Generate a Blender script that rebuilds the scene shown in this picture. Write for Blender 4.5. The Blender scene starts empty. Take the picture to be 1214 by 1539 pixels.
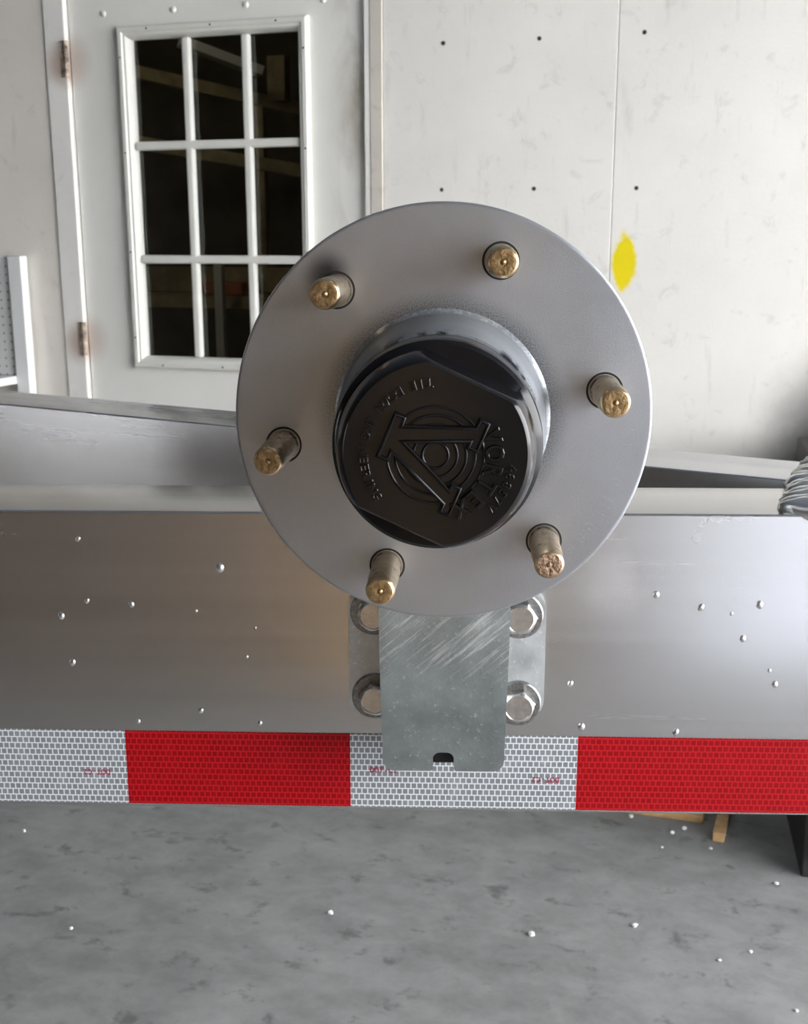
import bpy, bmesh, math, random
from mathutils import Vector, Matrix, Euler
random.seed(7)
PI = math.pi
scene = bpy.context.scene
C = scene.collection

# ------------------------------------------------------------------ frame of reference
# metres; floor z = 0; the trailer rail runs along X, the hub axis along Y, the hub centre stands over the origin
HUB_Z = 1.2651
WALL_YAW = -0.295            # the shed wall is turned against the trailer rail
WALL_D = 2.8942              # its distance from the origin along its normal
WN = Vector((-math.sin(WALL_YAW), math.cos(WALL_YAW), 0))
WM = Matrix.Translation(WN * WALL_D) @ Matrix.Rotation(WALL_YAW, 4, 'Z')   # wall frame: x along the wall, -y towards the camera, z up

# ------------------------------------------------------------------ camera
F_PX, Y0 = 1901.4, 860.2
YAW, PITCH, ROLL = -0.0349, 0.2586, -0.0016
cam_d = bpy.data.cameras.new('camera'); cam = bpy.data.objects.new('camera', cam_d); C.objects.link(cam)
fw = Vector((math.sin(YAW) * math.cos(PITCH), math.cos(YAW) * math.cos(PITCH), -math.sin(PITCH)))
rt = Vector((math.cos(YAW), -math.sin(YAW), 0)); up = rt.cross(fw)
r2 = math.cos(ROLL) * rt + math.sin(ROLL) * up; u2 = -math.sin(ROLL) * rt + math.cos(ROLL) * up
m = Matrix((r2, u2, -fw)).transposed().to_4x4(); m.translation = Vector((0.0024, -0.5424, HUB_Z + 0.0749))
cam.matrix_world = m
cam_d.sensor_fit = 'HORIZONTAL'; cam_d.sensor_width = 36.0
cam_d.lens = F_PX * 36.0 / 1214.0
cam_d.shift_y = (Y0 - 769.5) / 1214.0
cam_d.clip_start = 0.02; cam_d.clip_end = 200
cam_d.dof.use_dof = True; cam_d.dof.focus_distance = 0.56; cam_d.dof.aperture_fstop = 52.0
scene.camera = cam

# ------------------------------------------------------------------ sky, sun, exposure
w = bpy.data.worlds.new('sky'); scene.world = w; w.use_nodes = True
bg = w.node_tree.nodes['Background']; bg.inputs['Color'].default_value = (0.965, 0.965, 0.985, 1); bg.inputs['Strength'].default_value = 7.0
sun_d = bpy.data.lights.new('sun', 'SUN'); sun_d.energy = 2.5; sun_d.angle = 0.01; sun_d.color = (1, 0.95, 0.86)
sun = bpy.data.objects.new('sun', sun_d); C.objects.link(sun); sun.location = (6, 2, 8)
sun.rotation_euler = Vector((-0.35, -0.55, -1.0)).to_track_quat('-Z', 'Y').to_euler()   # from over the shed roof onto the yard
vs = scene.view_settings
vs.view_transform = 'Standard'; vs.look = 'None'; vs.gamma = 1.0; vs.use_curve_mapping = False; vs.exposure = 1.08

# ------------------------------------------------------------------ material helpers
def mat(name):
    m = bpy.data.materials.new(name); m.use_nodes = True
    nt = m.node_tree; b = nt.nodes['Principled BSDF']
    return m, nt, b
def N(nt, t, **kw):
    n = nt.nodes.new(t)
    for k, v in kw.items():
        if k in n.inputs.keys() if hasattr(n.inputs, 'keys') else False: n.inputs[k].default_value = v
        else: setattr(n, k, v)
    return n
def L(nt, a, b): nt.links.new(a, b)
def coords(nt, scale=(1, 1, 1), src='Object', loc=(0, 0, 0)):
    tc = nt.nodes.new('ShaderNodeTexCoord'); mp = nt.nodes.new('ShaderNodeMapping')
    mp.inputs['Scale'].default_value = scale; mp.inputs['Location'].default_value = loc
    L(nt, tc.outputs[src], mp.inputs['Vector']); return mp.outputs['Vector']
def noise(nt, vec, scale, detail=4, rough=0.55, dist=0.0):
    n = nt.nodes.new('ShaderNodeTexNoise'); n.inputs['Scale'].default_value = scale; n.inputs['Detail'].default_value = detail
    n.inputs['Roughness'].default_value = rough; n.inputs['Distortion'].default_value = dist
    L(nt, vec, n.inputs['Vector']); return n.outputs['Fac']
def ramp(nt, fac, stops):
    r = nt.nodes.new('ShaderNodeValToRGB'); e = r.color_ramp.elements
    while len(e) < len(stops): e.new(0.5)
    for i, (p, c) in enumerate(stops):
        e[i].position = p; e[i].color = (c[0], c[1], c[2], 1) if hasattr(c, '__len__') else (c, c, c, 1)
    L(nt, fac, r.inputs['Fac']); return r.outputs['Color']
def mix(nt, fac, a, b, blend='MIX'):
    n = nt.nodes.new('ShaderNodeMix'); n.data_type = 'RGBA'; n.blend_type = blend
    for sock, v in ((n.inputs[0], fac), (n.inputs[6], a), (n.inputs[7], b)):
        if hasattr(v, 'is_linked'): L(nt, v, sock)
        elif hasattr(v, '__len__'): sock.default_value = (v[0], v[1], v[2], 1)
        else: sock.default_value = v
    return n.outputs[2]
def math_(nt, op, a, b=None, c=None, clamp=False):
    n = nt.nodes.new('ShaderNodeMath'); n.operation = op; n.use_clamp = clamp
    for s, v in zip(n.inputs, (a, b, c)):
        if v is None: continue
        if hasattr(v, 'is_linked'): L(nt, v, s)
        else: s.default_value = v
    return n.outputs[0]
def maprange(nt, v, a, b, c=0.0, d=1.0, smooth=False):
    n = nt.nodes.new('ShaderNodeMapRange'); n.interpolation_type = 'SMOOTHSTEP' if smooth else 'LINEAR'
    L(nt, v, n.inputs['Value'])
    for k, x in zip(('From Min', 'From Max', 'To Min', 'To Max'), (a, b, c, d)): n.inputs[k].default_value = x
    return n.outputs[0]
def bump(nt, b, h, strength=0.3, dist=0.001):
    n = nt.nodes.new('ShaderNodeBump'); n.inputs['Strength'].default_value = strength; n.inputs['Distance'].default_value = dist
    L(nt, h, n.inputs['Height']); L(nt, n.outputs[0], b.inputs['Normal'])
def setc(nt, sock, v):
    if hasattr(v, 'is_linked'): L(nt, v, sock)
    elif hasattr(v, '__len__'): sock.default_value = (v[0], v[1], v[2], 1)
    else: sock.default_value = v
def simple(name, col, rough=0.6, metal=0.0, var=0.0, scale=20, bumps=0.0, src='Object'):
    m, nt, b = mat(name); b.inputs['Roughness'].default_value = rough; b.inputs['Metallic'].default_value = metal
    v = coords(nt, src=src); f = noise(nt, v, scale, 5)
    d = tuple(max(0, c * (1 - var)) for c in col); e = tuple(min(1, c * (1 + var)) for c in col)
    setc(nt, b.inputs['Base Color'], ramp(nt, f, [(0.3, d), (0.7, e)]))
    if bumps: bump(nt, b, f, bumps, 0.002)
    return m
def sep(nt, vec):
    n = nt.nodes.new('ShaderNodeSeparateXYZ'); L(nt, vec, n.inputs[0]); return n.outputs
def dist_to(nt, vec, p):
    n = nt.nodes.new('ShaderNodeVectorMath'); n.operation = 'DISTANCE'; L(nt, vec, n.inputs[0]); n.inputs[1].default_value = p
    return n.outputs['Value']

# ------------------------------------------------------------------ materials
def aluminium(name, tint=(0.67, 0.66, 0.645), rough=0.25, axis=0, smudge=False):
    m, nt, b = mat(name); b.inputs['Metallic'].default_value = 1.0
    s = [110, 110, 110]; s[axis] = 1.2
    v = coords(nt, tuple(s)); g = noise(nt, v, 1.0, 6, 0.6)
    s2 = [14, 14, 14]; s2[axis] = 2.0
    g2 = noise(nt, coords(nt, tuple(s2), loc=(3, 1, 7)), 1.0, 3)
    cl = noise(nt, coords(nt), 9, 6, 0.6, 0.4)
    sm = ramp(nt, cl, [(0.60, 0.0), (0.74, 0.6)])
    setc(nt, b.inputs['Base Color'], mix(nt, maprange(nt, g, 0.3, 0.7), [c * 0.90 for c in tint], tint))
    r = math_(nt, 'ADD', maprange(nt, g, 0.3, 0.7, rough - 0.012, rough + 0.012), maprange(nt, g2, 0.35, 0.65, -0.015, 0.02))
    L(nt, math_(nt, 'ADD', r, math_(nt, 'MULTIPLY', sm, 0.04)), b.inputs['Roughness'])
    if smudge:
        d = dist_to(nt, coords(nt, (1, 1, 0.75)), (0.104, 0.0, -0.033)); wob = noise(nt, coords(nt), 70, 5, 0.65)
        d = math_(nt, 'ADD', d, math_(nt, 'MULTIPLY', math_(nt, 'SUBTRACT', wob, 0.5), 0.03))
        L(nt, math_(nt, 'SUBTRACT', 1.0, maprange(nt, d, 0.004, 0.026, 0.22, 0.0, True)), b.inputs['Metallic'])
    b.inputs['Anisotropic'].default_value = 0.2
    return m
M_ALU = aluminium('brushed_aluminium', smudge=True)
M_ALU_Y = aluminium('brushed_aluminium_diagonal', (0.66, 0.67, 0.69), rough=0.26)
M_SPATTER = simple('weld_spatter_metal', (0.82, 0.82, 0.82), 0.22, 1.0, 0.05, 800)
M_WELD = simple('weld_metal', (0.86, 0.86, 0.86), 0.28, 1.0, 0.06, 160)

def galvanised(name, tint, rough=0.42, scratch=True):
    m, nt, b = mat(name); b.inputs['Metallic'].default_value = 0.85
    v = coords(nt)
    a = noise(nt, v, 60, 6, 0.6); c = noise(nt, v, 330, 4, 0.65)
    col = ramp(nt, a, [(0.3, [x * 0.80 for x in tint]), (0.7, [min(1, x * 1.12) for x in tint])])
    vr = nt.nodes.new('ShaderNodeTexVoronoi'); vr.inputs['Scale'].default_value = 120; L(nt, v, vr.inputs['Vector'])
    spk = ramp(nt, c, [(0.60, 0.0), (0.68, 1.0)])
    zz = sep(nt, v)
    up_ = maprange(nt, zz['Z'], -0.182, -0.158, 0.0, 1.0, True) if scratch else 0.3
    if scratch:   # bright diagonal grinder scratches over the upper end
        tc = nt.nodes.new('ShaderNodeTexCoord'); mp = nt.nodes.new('ShaderNodeMapping')
        mp0 = nt.nodes.new('ShaderNodeMapping'); mp0.inputs['Rotation'].default_value = (0, 0.72, 0); L(nt, tc.outputs['Object'], mp0.inputs['Vector'])
        mp.inputs['Scale'].default_value = (30, 30, 420); L(nt, mp0.outputs[0], mp.inputs['Vector'])
        sc = ramp(nt, noise(nt, mp.outputs[0], 1.0, 5, 0.65), [(0.52, 0.0), (0.70, 1.0)])
        spk = math_(nt, 'MAXIMUM', math_(nt, 'MULTIPLY', spk, 0.5), math_(nt, 'MULTIPLY', sc, up_))
    setc(nt, b.inputs['Base Color'], mix(nt, math_(nt, 'MULTIPLY', spk, 0.75), col, (0.86, 0.88, 0.88)))
    L(nt, maprange(nt, a, 0.3, 0.7, rough - 0.06, rough + 0.1), b.inputs['Roughness'])
    bump(nt, b, c, 0.25, 0.0006)
    return m
M_GALV = galvanised('galvanised_steel', (0.36, 0.40, 0.395), 0.36)
M_GALV2 = galvanised('galvanised_plate', (0.62, 0.65, 0.66), 0.36, False)
M_BOLT = simple('stainless_steel', (0.66, 0.64, 0.61), 0.26, 1.0, 0.15, 300, 0.1)
M_WASHER = simple('dull_washer_steel', (0.30, 0.30, 0.295), 0.30, 1.0, 0.3, 500, 0.2)

def flange_paint():
    m, nt, b = mat('flange_grey_coating')
    v = coords(nt); s = sep(nt, v)
    fine = noise(nt, v, 1500, 3, 0.7); mid = noise(nt, v, 22, 5, 0.6)
    col = ramp(nt, mid, [(0.3, (0.43, 0.45, 0.48)), (0.7, (0.50, 0.52, 0.55))])
    col = mix(nt, maprange(nt, fine, 0.35, 0.7, 0, 0.30), col, (0.62, 0.635, 0.655))
    # black overspray and contact shade painted round the bearing housing
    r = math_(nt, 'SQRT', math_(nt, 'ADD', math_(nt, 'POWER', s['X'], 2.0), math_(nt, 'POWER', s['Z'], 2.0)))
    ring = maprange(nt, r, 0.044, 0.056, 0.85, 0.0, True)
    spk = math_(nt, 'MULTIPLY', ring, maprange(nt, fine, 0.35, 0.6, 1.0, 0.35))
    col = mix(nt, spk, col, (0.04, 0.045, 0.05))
    d = dist_to(nt, v, (-0.0490, 0.0, 0.0600))
    sm = math_(nt, 'MULTIPLY', maprange(nt, d, 0.002, 0.013, 0.9, 0.0, True), maprange(nt, mid, 0.3, 0.6, 0.6, 1.0))
    col = mix(nt, sm, col, (0.02, 0.02, 0.022))
    setc(nt, b.inputs['Base Color'], col)
    b.inputs['Metallic'].default_value = 0.9; L(nt, maprange(nt, mid, 0.3, 0.7, 0.31, 0.38), b.inputs['Roughness'])
    bump(nt, b, fine, 0.25, 0.0003)
    return m
M_FLANGE = flange_paint()
def rim_metal():
    m, nt, b = mat('flange_rim_bare_metal')
    v = coords(nt); f = noise(nt, v, 55, 4, 0.6, 0.5)
    k = ramp(nt, f, [(0.63, 0.0), (0.66, 1.0)])
    setc(nt, b.inputs['Base Color'], mix(nt, k, (0.62, 0.62, 0.64), (0.015, 0.015, 0.018)))
    b.inputs['Metallic'].default_value = 0.9; L(nt, maprange(nt, k, 0, 1, 0.30, 0.6), b.inputs['Roughness'])
    return m
M_RIM = rim_metal()
def barrel_paint():
    m, nt, b = mat('housing_grey_paint')
    v = coords(nt); f = noise(nt, v, 120, 5, 0.65); s = sep(nt, v)
    edge = math_(nt, 'MULTIPLY', maprange(nt, s['Y'], -0.003, -0.0005, 0, 0.35, True), ramp(nt, noise(nt, v, 500, 4, 0.7), [(0.45, 0.0), (0.6, 1.0)]))
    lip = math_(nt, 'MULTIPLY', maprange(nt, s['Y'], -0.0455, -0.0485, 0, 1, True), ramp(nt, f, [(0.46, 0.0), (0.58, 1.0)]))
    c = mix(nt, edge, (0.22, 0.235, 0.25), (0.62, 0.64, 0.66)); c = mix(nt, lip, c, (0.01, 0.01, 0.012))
    setc(nt, b.inputs['Base Color'], c); b.inputs['Roughness'].default_value = 0.30; b.inputs['Metallic'].default_value = 0.35
    bump(nt, b, f, 0.05, 0.0003)
    return m
M_BARREL = barrel_paint()
def black_plastic():
    m, nt, b = mat('black_glossy_plastic')
    v = coords(nt); f = noise(nt, v, 160, 5, 0.6)
    setc(nt, b.inputs['Base Color'], ramp(nt, f, [(0.35, (0.005, 0.005, 0.006)), (0.8, (0.008, 0.008, 0.009))]))
    L(nt, maprange(nt, f, 0.3, 0.75, 0.15, 0.19), b.inputs['Roughness'])
    b.inputs['Specular IOR Level'].default_value = 0.32
    return m
M_CAP = black_plastic()
def stud_metal():
    m, nt, b = mat('yellow_zinc_stud'); b.inputs['Metallic'].default_value = 1.0
    v = coords(nt, (1, 1, 1)); f = noise(nt, v, 150, 5, 0.6)
    setc(nt, b.inputs['Base Color'], ramp(nt, f, [(0.3, (0.50, 0.37, 0.21)), (0.6, (0.68, 0.53, 0.34)), (0.8, (0.78, 0.68, 0.52))]))
    L(nt, maprange(nt, f, 0.3, 0.7, 0.24, 0.36), b.inputs['Roughness'])
    return m
M_STUD = stud_metal()
M_STUDTIP = simple('stud_end_brass', (0.42, 0.28, 0.14), 0.42, 1.0, 0.4, 420, 0.3)
M_RUST = simple('stud_end_rusty', (0.36, 0.24, 0.16), 0.5, 0.75, 0.6, 700, 0.5)
M_DARK = simple('dark_gap_and_shade', (0.012, 0.011, 0.010), 0.7, 0.0, 0.3, 200)

def tape(name, cell, line, cw=0.00375, rh=0.00405, mort=0.00042):
    m, nt, b = mat(name)
    v = coords(nt)
    s = sep(nt, v); cb = nt.nodes.new('ShaderNodeCombineXYZ'); L(nt, s['X'], cb.inputs[0]); L(nt, s['Z'], cb.inputs[1])
    br = nt.nodes.new('ShaderNodeTexBrick'); L(nt, cb.outputs[0], br.inputs['Vector'])
    br.inputs['Scale'].default_value = 1.0; br.inputs['Brick Width'].default_value = cw; br.inputs['Row Height'].default_value = rh
    br.inputs['Mortar Size'].default_value = mort; br.inputs['Mortar Smooth'].default_value = 0.2; br.inputs['Bias'].default_value = 0.0
    br.inputs['Color1'].default_value = (*[c * 0.92 for c in cell], 1); br.inputs['Color2'].default_value = (*[min(1, c * 1.07) for c in cell], 1)
    br.inputs['Mortar'].default_value = (*line, 1)
    f = noise(nt, v, 60, 4); col = mix(nt, maprange(nt, f, 0.55, 0.8, 0, 0.25), br.outputs['Color'], line)
    setc(nt, b.inputs['Base Color'], col); b.inputs['Roughness'].default_value = 0.4
    b.inputs['Specular IOR Level'].default_value = 0.18
    bump(nt, b, br.outputs['Fac'], 0.15, 0.0003)
    return m
M_TAPEW = tape('white_reflective_sheeting', (0.20, 0.215, 0.23), (0.66, 0.69, 0.71))
M_TAPER = tape('red_reflective_sheeting', (0.26, 0.002, 0.004), (0.46, 0.010, 0.016))
M_TAPETXT = simple('tape_red_print', (0.24, 0.004, 0.03), 0.5, 0, 0.1)

def wall_paint(name, base, dirt, rust=(), yellow=False):
    m, nt, b = mat(name)
    v = coords(nt)
    a = noise(nt, v, 2.2, 6, 0.6); c = noise(nt, v, 16, 6, 0.65, 0.6)
    vs_ = coords(nt, (26, 26, 4.5)); st = noise(nt, vs_, 1.0, 5, 0.6)
    col = ramp(nt, a, [(0.3, [x * 0.90 for x in base]), (0.65, base)])
    col = mix(nt, ramp(nt, c, [(0.58, 0.0), (0.80, 0.55)]), col, dirt)
    col = mix(nt, ramp(nt, st, [(0.60, 0.0), (0.78, 0.40)]), col, dirt)
    for zc in rust:
        col = mix(nt, maprange(nt, dist_to(nt, v, (-2.048, -0.005, zc)), 0.025, 0.085, 0.6, 0.0, True), col, (0.42, 0.26, 0.17))
    if yellow:    # sprayed paint mark, an object in the wall's own frame
        wob = noise(nt, v, 40, 3)
        s = sep(nt, v)
        dx = math_(nt, 'DIVIDE', math_(nt, 'SUBTRACT', s['X'], -0.398), 0.034)
        dz = math_(nt, 'DIVIDE', math_(nt, 'SUBTRACT', s['Z'], 1.277), 0.078)
        dd = math_(nt, 'SQRT', math_(nt, 'ADD', math_(nt, 'POWER', math_(nt, 'ABSOLUTE', dx), 1.6), math_(nt, 'POWER', math_(nt, 'ABSOLUTE', dz), 1.6)))
        dd = math_(nt, 'ADD', dd, math_(nt, 'MULTIPLY', math_(nt, 'SUBTRACT', wob, 0.5), 0.5))
        col = mix(nt, maprange(nt, dd, 0.80, 1.12, 1.0, 0.0, True), col, (0.82, 0.67, 0.0))
    if yellow:    # black soft-edged patch on the lower right of the wall
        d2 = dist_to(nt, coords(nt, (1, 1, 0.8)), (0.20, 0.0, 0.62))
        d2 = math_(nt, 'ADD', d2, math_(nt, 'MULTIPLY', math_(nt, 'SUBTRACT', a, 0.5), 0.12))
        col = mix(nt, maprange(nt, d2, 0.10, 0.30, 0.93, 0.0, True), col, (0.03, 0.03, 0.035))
    setc(nt, b.inputs['Base Color'], col); b.inputs['Roughness'].default_value = 0.62
    bump(nt, b, noise(nt, v, 90, 5, 0.6), 0.25, 0.002)
    return m
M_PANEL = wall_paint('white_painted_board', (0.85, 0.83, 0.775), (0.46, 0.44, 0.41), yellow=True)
M_PLASTER = wall_paint('grey_beige_plaster', (0.84, 0.80, 0.73), (0.50, 0.46, 0.41))
def door_paint():
    m, nt, b = mat('off_white_door_paint')
    v = coords(nt); a = noise(nt, v, 3, 5); c = noise(nt, coords(nt, (9, 9, 3)), 1.0, 6, 0.6, 0.5); s = sep(nt, v)
    right = math_(nt, 'MULTIPLY', maprange(nt, s['X'], -1.27, -1.12, 0, 1, True), ramp(nt, c, [(0.42, 0.0), (0.66, 1.0)]))
    col = ramp(nt, a, [(0.3, (0.80, 0.795, 0.745)), (0.7, (0.87, 0.865, 0.815))])
    col = mix(nt, math_(nt, 'MULTIPLY', right, 0.85), col, (0.42, 0.37, 0.28))
    for zc in (1.84, 1.04):   # rust bleeding from the hinges
        d = dist_to(nt, v, (-2.05, 0.0, zc)); col = mix(nt, maprange(nt, d, 0.03, 0.10, 0.45, 0.0, True), col, (0.46, 0.30, 0.22))
    setc(nt, b.inputs['Base Color'], col); b.inputs['Roughness'].default_value = 0.45
    return m
M_DOOR = door_paint()
M_FRAME = simple('window_frame_cream', (0.74, 0.74, 0.68), 0.45, 0, 0.04, 8)
M_JAMB = wall_paint('jamb_white_paint', (0.90, 0.885, 0.84), (0.55, 0.46, 0.37), rust=(1.83, 1.03))
M_STAIN = wall_paint('stained_trim_board', (0.66, 0.62, 0.55), (0.34, 0.26, 0.17))
M_HINGE = simple('rusty_hinge', (0.40, 0.32, 0.25), 0.7, 0.0, 0.75, 45, 0.4)
M_NAIL = simple('dark_nail_head', (0.05, 0.045, 0.04), 0.6, 0.5, 0.3, 200)
def glass():
    m, nt, b = mat('window_pane_glass'); nt.nodes.remove(b)
    out = nt.nodes['Material Output']
    t = nt.nodes.new('ShaderNodeBsdfTransparent'); t.inputs[0].default_value = (0.80, 0.82, 0.78, 1)
    g = nt.nodes.new('ShaderNodeBsdfGlossy'); g.inputs['Roughness'].default_value = 0.02
    fr = nt.nodes.new('ShaderNodeFresnel'); fr.inputs['IOR'].default_value = 1.5
    x = nt.nodes.new('ShaderNodeMixShader'); L(nt, fr.outputs[0], x.inputs[0]); L(nt, t.outputs[0], x.inputs[1]); L(nt, g.outputs[0], x.inputs[2])
    L(nt, x.outputs[0], out.inputs['Surface']); return m
M_GLASS = glass()
def concrete():
    m, nt, b = mat('concrete_floor')
    v = coords(nt); a = noise(nt, v, 1.6, 7, 0.6, 0.3); c = noise(nt, coords(nt, (1, 1.25, 1)), 7, 8, 0.7, 0.2); e = noise(nt, v, 70, 5, 0.7)
    st = noise(nt, coords(nt, (1, 1.2, 1), loc=(5, 2, 0)), 13, 6, 0.65, 0.2)
    col = ramp(nt, a, [(0.3, (0.17, 0.172, 0.17)), (0.55, (0.23, 0.232, 0.23)), (0.75, (0.29, 0.29, 0.285))])
    col = mix(nt, 0.55, col, ramp(nt, c, [(0.3, (0.12, 0.12, 0.118)), (0.52, (0.23, 0.232, 0.23)), (0.72, (0.34, 0.34, 0.335))]))
    col = mix(nt, ramp(nt, st, [(0.575, 0.0), (0.68, 0.75)]), col, (0.085, 0.083, 0.08))
    col = mix(nt, ramp(nt, e, [(0.68, 0.0), (0.78, 0.45)]), col, (0.5, 0.5, 0.49))
    setc(nt, b.inputs['Base Color'], col); L(nt, maprange(nt, a, 0.3, 0.7, 0.55, 0.8), b.inputs['Roughness'])
    bump(nt, b, e, 0.2, 0.002)
    return m
M_FLOOR = concrete()
M_YARD = simple('yard_concrete', (0.34, 0.335, 0.325), 0.85, 0, 0.12, 3)
M_ROOF = simple('roof_grey_sheeting', (0.20, 0.235, 0.285), 0.8, 0, 0.25, 6)
M_SHED = simple('shed_brown_boards', (0.075, 0.06, 0.048), 0.85, 0, 0.25, 5)
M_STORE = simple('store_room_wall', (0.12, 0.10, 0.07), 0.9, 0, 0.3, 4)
M_REFLECTOR = simple('blue_grey_reflector_paint', (0.70, 0.75, 0.85), 0.5, 0, 0.04, 6)
M_WOOD = simple('sawn_pine', (0.52, 0.33, 0.15), 0.6, 0, 0.2, 40, 0.2)
M_TIMBER = simple('store_timber', (0.42, 0.34, 0.20), 0.7, 0, 0.25, 14)
M_WHITE = simple('white_metal_paint', (0.80, 0.81, 0.80), 0.4, 0, 0.03, 10)
M_STEELBLACK = simple('black_steel_paint', (0.012, 0.011, 0.011), 0.5, 0.0, 0.3, 30)
M_CRUMB = simple('white_crumb', (0.75, 0.75, 0.74), 0.6, 0, 0.1, 100)
M_ORANGE = simple('faded_orange_plastic', (0.45, 0.13, 0.05), 0.6, 0, 0.15, 20)
def pegboard():
    m, nt, b = mat('white_pegboard')
    v = coords(nt); s = sep(nt, v)
    fx = math_(nt, 'SUBTRACT', math_(nt, 'FRACT', math_(nt, 'DIVIDE', s['X'], 0.0254)), 0.5)
    fz = math_(nt, 'SUBTRACT', math_(nt, 'FRACT', math_(nt, 'DIVIDE', s['Z'], 0.0254)), 0.5)
    r = math_(nt, 'SQRT', math_(nt, 'ADD', math_(nt, 'POWER', fx, 2.0), math_(nt, 'POWER', fz, 2.0)))
    setc(nt, b.inputs['Base Color'], mix(nt, maprange(nt, r, 0.10, 0.16, 0.8, 0.0), (0.72, 0.73, 0.71), (0.10, 0.10, 0.10)))
    b.inputs['Roughness'].default_value = 0.5
    return m
M_PEG = pegboard()

# ------------------------------------------------------------------ mesh helpers
def obj(name, bm, m, parent=None, smooth=None):
    me = bpy.data.meshes.new(name)
    bmesh.ops.recalc_face_normals(bm, faces=bm.faces)
    bm.to_mesh(me); bm.free()
    if m: me.materials.append(m)
    if smooth is not None:
        for p in me.polygons: p.use_smooth = True
        try: me.set_sharp_from_angle(angle=smooth)
        except Exception: pass
    o = bpy.data.objects.new(name, me); C.objects.link(o)
    if parent: o.parent = parent
    return o
def tag(o, label=None, cat=None, group=None, kind=None):
    for k, v in (('label', label), ('category', cat), ('group', group), ('kind', kind)):
        if v: o[k] = v
    return o
def empty(name, M=None, loc=(0, 0, 0)):
    o = bpy.data.objects.new(name, None); C.objects.link(o); o.empty_display_size = 0.05
    o.matrix_world = M if M is not None else Matrix.Translation(loc); return o
def box(bm, x0, x1, y0, y1, z0, z1, bev=0.0, seg=2):
    n0 = len(bm.verts)
    r = bmesh.ops.create_cube(bm, size=1.0)
    for v in r['verts']:
        v.co = Vector(((x0 + x1) / 2 + v.co.x * (x1 - x0), (y0 + y1) / 2 + v.co.y * (y1 - y0), (z0 + z1) / 2 + v.co.z * (z1 - z0)))
    if bev:
        ed = {e for v in r['verts'] for e in v.link_edges}
        bmesh.ops.bevel(bm, geom=list(ed), offset=bev, segments=seg, affect='EDGES', profile=0.5)
    return bm
def B(*a, **k): return box(bmesh.new(), *a, **k)
def lathe(prof, n=96, rfun=None, cap0=False, cap1=False):
    """prof: list of (r, y) about the Y axis."""
    bm = bmesh.new(); rings = []
    for i, (r, y) in enumerate(prof):
        ring = []
        for k in range(n):
            t = 2 * PI * k / n; rr = rfun(i, r, t) if rfun else r
            ring.append(bm.verts.new((rr * math.cos(t), y, rr * math.sin(t))))
        rings.append(ring)
    for a, b in zip(rings, rings[1:]):
        for k in range(n): bm.faces.new((a[k], a[(k + 1) % n], b[(k + 1) % n], b[k]))
    if cap0: bm.faces.new(rings[0])
    if cap1: bm.faces.new(rings[-1])
    return bm
def prism(pts, y0, y1, bev=0.0):
    """outline (x, z) extruded along Y from y0 to y1"""
    bm = bmesh.new(); f = bm.faces.new([bm.verts.new((x, y0, z)) for x, z in pts])
    r = bmesh.ops.extrude_face_region(bm, geom=[f])
    for v in [g for g in r['geom'] if isinstance(g, bmesh.types.BMVert)]: v.co.y = y1
    if bev:
        bmesh.ops.bevel(bm, geom=[e for e in bm.edges if abs(e.verts[0].co.y - e.verts[1].co.y) < 1e-7], offset=bev, segments=2, affect='EDGES')
    return bm
def round_rect(x0, x1, z0, z1, r, n=6):
    pts = []
    for cx, cz, a in ((x1 - r, z1 - r, 0), (x0 + r, z1 - r, 90), (x0 + r, z0 + r, 180), (x1 - r, z0 + r, 270)):
        for k in range(n + 1):
            t = math.radians(a + 90 * k / n); pts.append((cx + r * math.cos(t), cz + r * math.sin(t)))
    return pts
_glyph = {}
def glyph(ch, size, ext, bev, bold=0.0):
    key = (ch, size, ext, bev, bold)
    if key not in _glyph:
        cu = bpy.data.curves.new('glyph', 'FONT'); cu.body = ch; cu.size = size; cu.extrude = ext; cu.align_x = 'CENTER'; cu.align_y = 'CENTER'
        cu.bevel_depth = bev; cu.offset = bold; cu.resolution_u = 3; cu.bevel_resolution = 0
        o = bpy.data.objects.new('glyph', cu); C.objects.link(o)
        bpy.context.view_layer.update()
        me = bpy.data.meshes.new_from_object(o.evaluated_get(bpy.context.evaluated_depsgraph_get()))
        bpy.data.objects.remove(o); bpy.data.curves.remove(cu)
        _glyph[key] = ([v.co.copy() for v in me.vertices], [tuple(p.vertices) for p in me.polygons]); bpy.data.meshes.remove(me)
    return _glyph[key]
def put_glyph(bm, ch, size, ext, bev, cx, cz, rot, y, sx=1.0, bold=0.0):
    """flat glyph standing in the XZ plane, facing -Y, turned by rot about Y (counter-clockwise seen from -Y)"""
    if ch == ' ': return
    vs, fs = glyph(ch, size, ext, bev, bold); c, s = math.cos(rot), math.sin(rot)
    nv = [bm.verts.new((cx + c * p.x * sx - s * p.y, y - p.z, cz + s * p.x * sx + c * p.y)) for p in vs]
    for f in fs:
        try: bm.faces.new([nv[i] for i in f])
        except ValueError: pass
def arc_text(bm, txt, r, a0, a1, size, ext, bev, y, outward=True, cx=0.0, cz=0.0, sx=1.0):
    """letters spread from angle a0 to a1 (degrees); tops outward (clockwise text) or inward"""
    n = len(txt)
    for i, ch in enumerate(txt):
        a = math.radians(a0 + (a1 - a0) * i / max(1, n - 1))
        put_glyph(bm, ch, size, ext, bev, cx + r * math.cos(a), cz + r * math.sin(a), a - PI / 2 if outward else a + PI / 2, y, sx)

# ================================================================== THE PLACE
UL, UR, WD = -5.2, 3.2, 5.4        # shed: along the wall from UL to UR, WD deep
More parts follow.
